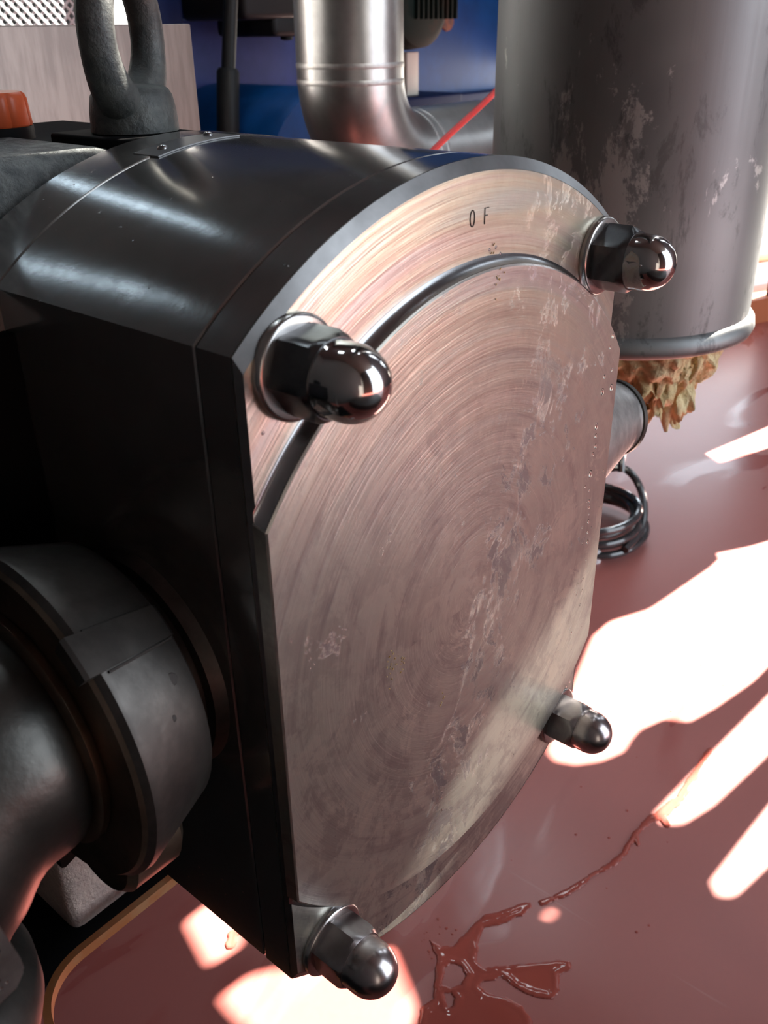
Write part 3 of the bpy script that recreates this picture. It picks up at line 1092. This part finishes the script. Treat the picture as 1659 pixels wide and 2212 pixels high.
# ---------------------------------------------------------------- steel pipe with bend
sp = root('steel_pipe', 'polished stainless pipe coming down and bending right behind the pump', 'pipe', (.635, .66, 0))
bm = bmesh.new()
pr = .0660
px_, py_ = .660, .655
zb = .048
RB = .112
tube(bm, [(px_, py_, .60), (px_, py_, zb + RB + .012)], pr, 64)
obj('upper_run', bm, 'pipe', sp, smooth=50)
bm = bmesh.new()
pts = []
for k in range(21):
    t = k / 20 * PI / 2
    pts.append((px_ + RB - RB * math.cos(t), py_, zb + RB - RB * math.sin(t) + 0.0))
tube(bm, [(px_, py_, zb + RB + .012)] + pts, pr, 64)
obj('bend', bm, 'pipe', sp, smooth=50)
bm = bmesh.new()
tube(bm, [(px_ + RB, py_, zb), (1.25, py_, zb)], pr, 64)
obj('lower_run', bm, 'pipe', sp, smooth=50)
for z_ in (zb + RB + .010, zb + RB - .008):
    bm = bmesh.new()
    lathe(bm, [(z_ - .003, pr + .0002), (z_ - .0015, pr + .0006), (z_ + .0015, pr + .0006), (z_ + .003, pr + .0002)], (px_, py_, 0), (0, 0, 1), 64, False, False)
    obj('weld_bead', bm, 'weld', sp, smooth=60)
for x_ in (px_ + RB - .004, px_ + RB + .010):
    bm = bmesh.new()
    lathe(bm, [(x_ - .003, pr + .0002), (x_ - .0015, pr + .0006), (x_ + .0015, pr + .0006), (x_ + .003, pr + .0002)], (0, py_, zb), (1, 0, 0), 64, False, False)
    obj('weld_bead', bm, 'weld', sp, smooth=60)

bm = bmesh.new()
tube(bm, smoothpath([(.585, .500, .062), (.636, .50, .088), (.690, .50, .112), (.748, .50, .138), (.80, .50, .170), (.86, .51, .22)], 6), .0036, 12)
tag(obj('red_cord', bm, 'redcord'), 'thin bright red cord slanting up in front of the horizontal steel pipe', 'cord')

# ---------------------------------------------------------------- drum with foam
DX, DY, DR, DZ = .499, .191, .1162, -.030
dr = root('steel_duct', 'large stained grey steel cylinder hanging upright behind the cover on the right', 'duct', (DX, DY, DZ))
bm = bmesh.new()
lathe(bm, [(DZ + .016, DR), (3.19, DR)], (DX, DY, 0), (0, 0, 1), 128)
obj('duct_shell', bm, 'drum', dr, smooth=30)
bm = bmesh.new()
prof = [(DZ + .004, DR * .80), (DZ, DR - .006), (DZ - .001, DR), (DZ + .001, DR + .0045), (DZ + .006, DR + .0062), (DZ + .012, DR + .0050), (DZ + .017, DR + .0008), (DZ + .018, DR - .002)]
lathe(bm, prof, (DX, DY, 0), (0, 0, 1), 128, True, False)
obj('bottom_rim', bm, 'drum', dr, smooth=50)
# hardened foam hanging under the drum
bm = bmesh.new()
nu, nv = 150, 60
loops = []
gx, gy = DX + .004, DY - .012
for j in range(nv):
    v = j / (nv - 1)
    L = []
    for i in range(nu):
        t = 2 * PI * i / nu
        c_, s_ = math.cos(t), math.sin(t)
        n1 = noise.noise(Vector((c_ * 1.8, s_ * 1.8, v * 1.4 + 3)))
        n2 = noise.noise(Vector((c_ * 5, s_ * 5, v * 3.0 + 9)))
        n3 = noise.noise(Vector((c_ * 13, s_ * 13, v * 9 + 1)))
        depth = .082 + .040 * n1 + .028 * max(0, n2) + .012 * n3
        r = .084 * (1 - .50 * v ** 1.3) * (1 + .14 * n1 + .12 * n2 * (.3 + v) + .07 * n3)
        fold = .006 * math.sin(v * 15 + 3 * n2 + c_ * 3) * v
        cxx = gx + .012 * v
        L.append(Vector((cxx + (r + fold) * c_, gy + (r + fold) * s_ - .01 * v, DZ + .002 - depth * v - .004 * n3 * v)))
    loops.append(L)
L = []
for i in range(nu):
    p = loops[-1][i]
    L.append(Vector((gx + .012 + (p.x - gx - .012) * .7, gy - .01 + (p.y - gy + .01) * .7, p.z + .018)))
loops.append(L)
loft(bm, loops)
fo = tag(obj('foam_residue', bm, 'gunk', smooth=70), 'ragged hardened yellow foam hanging from the underside of the grey steel cylinder', 'foam')
bm = bmesh.new()
random.seed(8)
for k in range(34):
    t = random.uniform(-2.9, .3)
    lvl = random.random()
    rr_ = .080 - .040 * lvl + random.uniform(-.004, .004)
    p0 = Vector((gx + .004 + rr_ * math.cos(t), gy + rr_ * math.sin(t), DZ - .012 - .062 * lvl))
    l_ = random.uniform(.010, .026)
    out_ = Vector((math.cos(t), math.sin(t), 0))
    tan_ = Vector((-math.sin(t), math.cos(t), 0))
    wd = random.uniform(.006, .016)
    lo = []
    for q in range(7):
        v = q / 6
        cpt = p0 + out_ * (.003 * math.sin(v * 3.1)) + Vector((0, 0, -l_ * v)) - out_ * .006 * v
        ring = []
        for a_ in range(12):
            an = 2 * PI * a_ / 12
            ww = wd * (1 - .35 * v) * (1 + .5 * noise.noise(Vector((k * 3.1, v * 4, a_ * .7))))
            ring.append(cpt + tan_ * ww * .5 * math.cos(an) + out_ * (.0035 * (1 - .5 * v)) * math.sin(an)
                        + Vector((0, 0, -.006 * v * noise.noise(Vector((a_ * 1.3, k * 2.0, 0))))))
        lo.append(ring)
    loft(bm, lo)
for t, ln in ((-1.75, .030), (-1.1, .034), (-2.3, .018)):
    p0 = Vector((gx + .008 + .050 * math.cos(t), gy + .050 * math.sin(t), DZ - .068))
    tube(bm, smoothpath([p0, p0 + Vector((.001, 0, -ln * .5)), p0 + Vector((.003, -.002, -ln))], 5), [.0085 * (1 - .8 * q / 10) for q in range(11)], 10)
tag(obj('hanging_shreds', bm, 'gunk', fo, smooth=60), None, None, kind='stuff')

# ---------------------------------------------------------------- cable coil on the floor
cc = root('cable_coil', 'coil of glossy grey cable hanging low above the red floor right of the cover', 'cable', (1.0, .42, FZ))
random.seed(5)
for k in range(5):
    bm = bmesh.new()
    pts = []
    a0 = random.uniform(0, 6)
    rr_ = .098 + .010 * random.uniform(-1, 1)
    tilt = random.uniform(-.25, .25)
    zz = FZ + .012 + k * .011
    ox, oy = random.uniform(-.012, .012), random.uniform(-.012, .012)
    for i in range(49):
        t = 2 * PI * i / 48
        pts.append((.965 + ox + rr_ * math.cos(t), .425 + oy + rr_ * .92 * math.sin(t), zz + abs(.022 * tilt * math.cos(t + a0))))
    tube(bm, pts, .0062, 10)
    obj('cable_loop', bm, 'cable', cc)
bm = bmesh.new()
tube(bm, smoothpath([(.93, .50, FZ + .07), (1.03, .47, FZ + .075), (1.075, .425, FZ + .085), (1.06, .38, FZ + .06), (1.0, .345, FZ + .03), (.93, .34, FZ + .02)], 8), .0065, 10)
obj('wrapping_turn', bm, 'cable', cc)
bm = bmesh.new()
tube(bm, smoothpath([(1.06, .42, FZ + .085), (1.075, .435, FZ + .13), (1.04, .46, FZ + .22), (1.01, .49, FZ + .36), (1.0, .56, FZ + .6), (1.0, .60, FZ + .75)], 8), .0062, 10)
obj('cable_tail', bm, 'cable', cc)
bm = bmesh.new()
lathe(bm, [(0, .010), (.012, .011), (.018, .009), (.022, .004)], (.90, .375, FZ), (0, 0, 1), 24)
tag(obj('white_stopper', bm, 'white', smooth=50), 'tiny white stopper on the floor just below the cable coil', 'cap')

# ---------------------------------------------------------------- far right
bm = bmesh.new()
tube(bm, [(2.05, .93, FZ + .17), (3.4, .35, FZ + .17)], .045, 32)
hp = tag(obj('rail_pipe', bm, 'pipe', smooth=50), 'shiny horizontal pipe crossing at the far right edge behind the grey cylinder', 'pipe')
bm = bmesh.new()
box(bm, (2.9, .55, FZ), (3.1, .80, FZ + .13), .004)
obj('pipe_support', bm, 'union', hp, smooth=30)
bm = bmesh.new()
bar(bm, (2.05, .85, FZ + .035), (3.4, .27, FZ + .035), .12, .07)
tag(obj('orange_kerb', bm, 'orangecurb', smooth=0), 'low orange kerb under the far horizontal pipe', 'kerb')

# ---------------------------------------------------------------- spilled liquid
def seg_d(px, py, a, b):
    ax, ay, ra = a
    bx_, by_, rb = b
    dx, dy = bx_ - ax, by_ - ay
    L2 = dx * dx + dy * dy + 1e-12
    t = max(0, min(1, ((px - ax) * dx + (py - ay) * dy) / L2))
    return math.hypot(px - ax - t * dx, py - ay - t * dy) - (ra + (rb - ra) * t)


def poly_d(px, py, P):
    ins = False
    best = 9
    n = len(P)
    for i in range(n):
        ax, ay = P[i]
        bx_, by_ = P[(i + 1) % n]
        best = min(best, seg_d(px, py, (ax, ay, 0), (bx_, by_, 0)))
        if (ay > py) != (by_ > py) and px < (bx_ - ax) * (py - ay) / (by_ - ay) + ax:
            ins = not ins
    return -best if ins else best


def puddle(name, strokes, cuts, x0, x1, y0, y1, step, hmax, label, edge=.006, grow=.0012, poly=None, islands=()):
    nx, ny = int((x1 - x0) / step), int((y1 - y0) / step)
    bm = bmesh.new()
    grid = {}
    for i in range(nx + 1):
        for j in range(ny + 1):
            x, y = x0 + i * step, y0 + j * step
            wob = .0018 * noise.noise(Vector((x * 90, y * 90, 1))) + .0008 * noise.noise(Vector((x * 260, y * 260, 5)))
            if poly:
                d = poly_d(x, y, poly) + wob
                for isl in islands:
                    d = max(d, -poly_d(x, y, isl) + wob)
            else:
                d = min(seg_d(x, y, a, b) for s in strokes for a, b in zip(s[:-1], s[1:])) - grow + wob
            for cxx, cyy, cr in cuts:
                d = max(d, cr - math.hypot(x - cxx, y - cyy) + wob)
            if d < step * .6:
                q = min(1.0, max(0.0, -d) / edge)
                # bead: steep rim, slightly sunken middle
                h = hmax * (math.sqrt(max(0, 1 - (1 - q) ** 2)) - .35 * max(0, min(1, (-d - edge) / edge)))
                grid[i, j] = bm.verts.new((x, y, FZ + .0004 + h if d < 0 else FZ + .0001))
    for (i, j), v in list(grid.items()):
        q = [grid.get((i + a, j + b)) for a, b in ((0, 0), (1, 0), (1, 1), (0, 1))]
        if all(q):
            bm.faces.new(q)
    for v in [v for v in bm.verts if not v.link_faces]:
        bm.verts.remove(v)
    o = obj(name, bm, 'puddle', smooth=180)
    return tag(o, label, 'puddle')
puddle('spilled_puddle', [], [], .090, .300, .015, .175, .0007, .0011, 'branching red-brown liquid puddle with raised shiny edges on the red floor', .0042, 0.0,
    poly=[(0.189, 0.1588), (0.1792, 0.1427), (0.1615, 0.131), (0.1444, 0.12), (0.1301, 0.123), (0.115, 0.1138), (0.1053, 0.0948), (0.1575, 0.0321), (0.177, 0.0348), (0.1856, 0.0459), (0.1891, 0.0556), (0.1876, 0.0681), (0.1795, 0.0885), (0.1808, 0.0955), (0.187, 0.0954), (0.1923, 0.0903), (0.2005, 0.0853), (0.2002, 0.0661), (0.2028, 0.0509), (0.2106, 0.0391), (0.2233, 0.0371), (0.2362, 0.0461), (0.2482, 0.0405), (0.2536, 0.0454), (0.2499, 0.0525), (0.2421, 0.0598), (0.2213, 0.0797), (0.1984, 0.1016), (0.1991, 0.1111), (0.2152, 0.1206), (0.2324, 0.127), (0.2418, 0.1185), (0.2667, 0.1053), (0.2825, 0.1034), (0.2845, 0.1074), (0.2791, 0.1133), (0.254, 0.1268), (0.2435, 0.1347), (0.2343, 0.1359), (0.2245, 0.1365), (0.2134, 0.1361), (0.198, 0.138), (0.1902, 0.1454)],
    islands=[[(0.1748, 0.1301), (0.1819, 0.1279), (0.1856, 0.1196), (0.1801, 0.1111), (0.171, 0.1073), (0.1633, 0.1141), (0.1611, 0.1216)], [(0.1551, 0.1143), (0.1595, 0.1114), (0.1566, 0.1053), (0.1501, 0.1026), (0.1472, 0.1049)]])
puddle('spilled_trail', [
    [(.2913, .0987, .0016), (.3117, .0885, .0022), (.3300, .0815, .0018), (.3524, .0770, .0014), (.3779, .0674, .0018), (.3989, .0655, .0016), (.4295, .0677, .0016)],
    [(.4295, .0677, .0016), (.4581, .0640, .0032), (.4760, .0575, .0047), (.5068, .0535, .0034), (.5545, .0551, .0036), (.6034, .0594, .0022)],
    [(.4700, .0570, .0034), (.4622, .0478, .0024)],
    [(.4295, .0677, .0014), (.4180, .0600, .0008)],
], [], .285, .61, .035, .11, .0009, .0012, 'thin orange-red liquid trail running from the puddle towards the sunlit patch', .003)
puddle('liquid_smear', [
    [(.066, .300, .004), (.075, .306, .003), (.090, .300, .0012)],
], [], .05, .10, .28, .32, .0009, .0010, 'small orange liquid smear in the sunlit patch under the pump housing', .003)

bm = bmesh.new()
for k in range(14):
    x_, y_ = random.uniform(.17, .215), random.uniform(.145, .175)
    r_ = random.uniform(.0006, .0014)
    lathe(bm, [(0, r_), (r_ * .5, r_ * .7), (r_ * .6, r_ * .1)], (x_, y_, FZ), (0, 0, 1), 10)
for k in range(20):
    x_, y_ = random.uniform(.30, .75), random.uniform(-.02, .16)
    r_ = random.uniform(.0006, .0015)
    lathe(bm, [(0, r_), (r_ * .5, r_ * .7), (r_ * .6, r_ * .1)], (x_, y_, FZ), (0, 0, 1), 10)
tag(obj('splashed_drops', bm, 'puddle'), 'scattered tiny liquid drops on the red floor around the puddle', 'drops', kind='stuff')
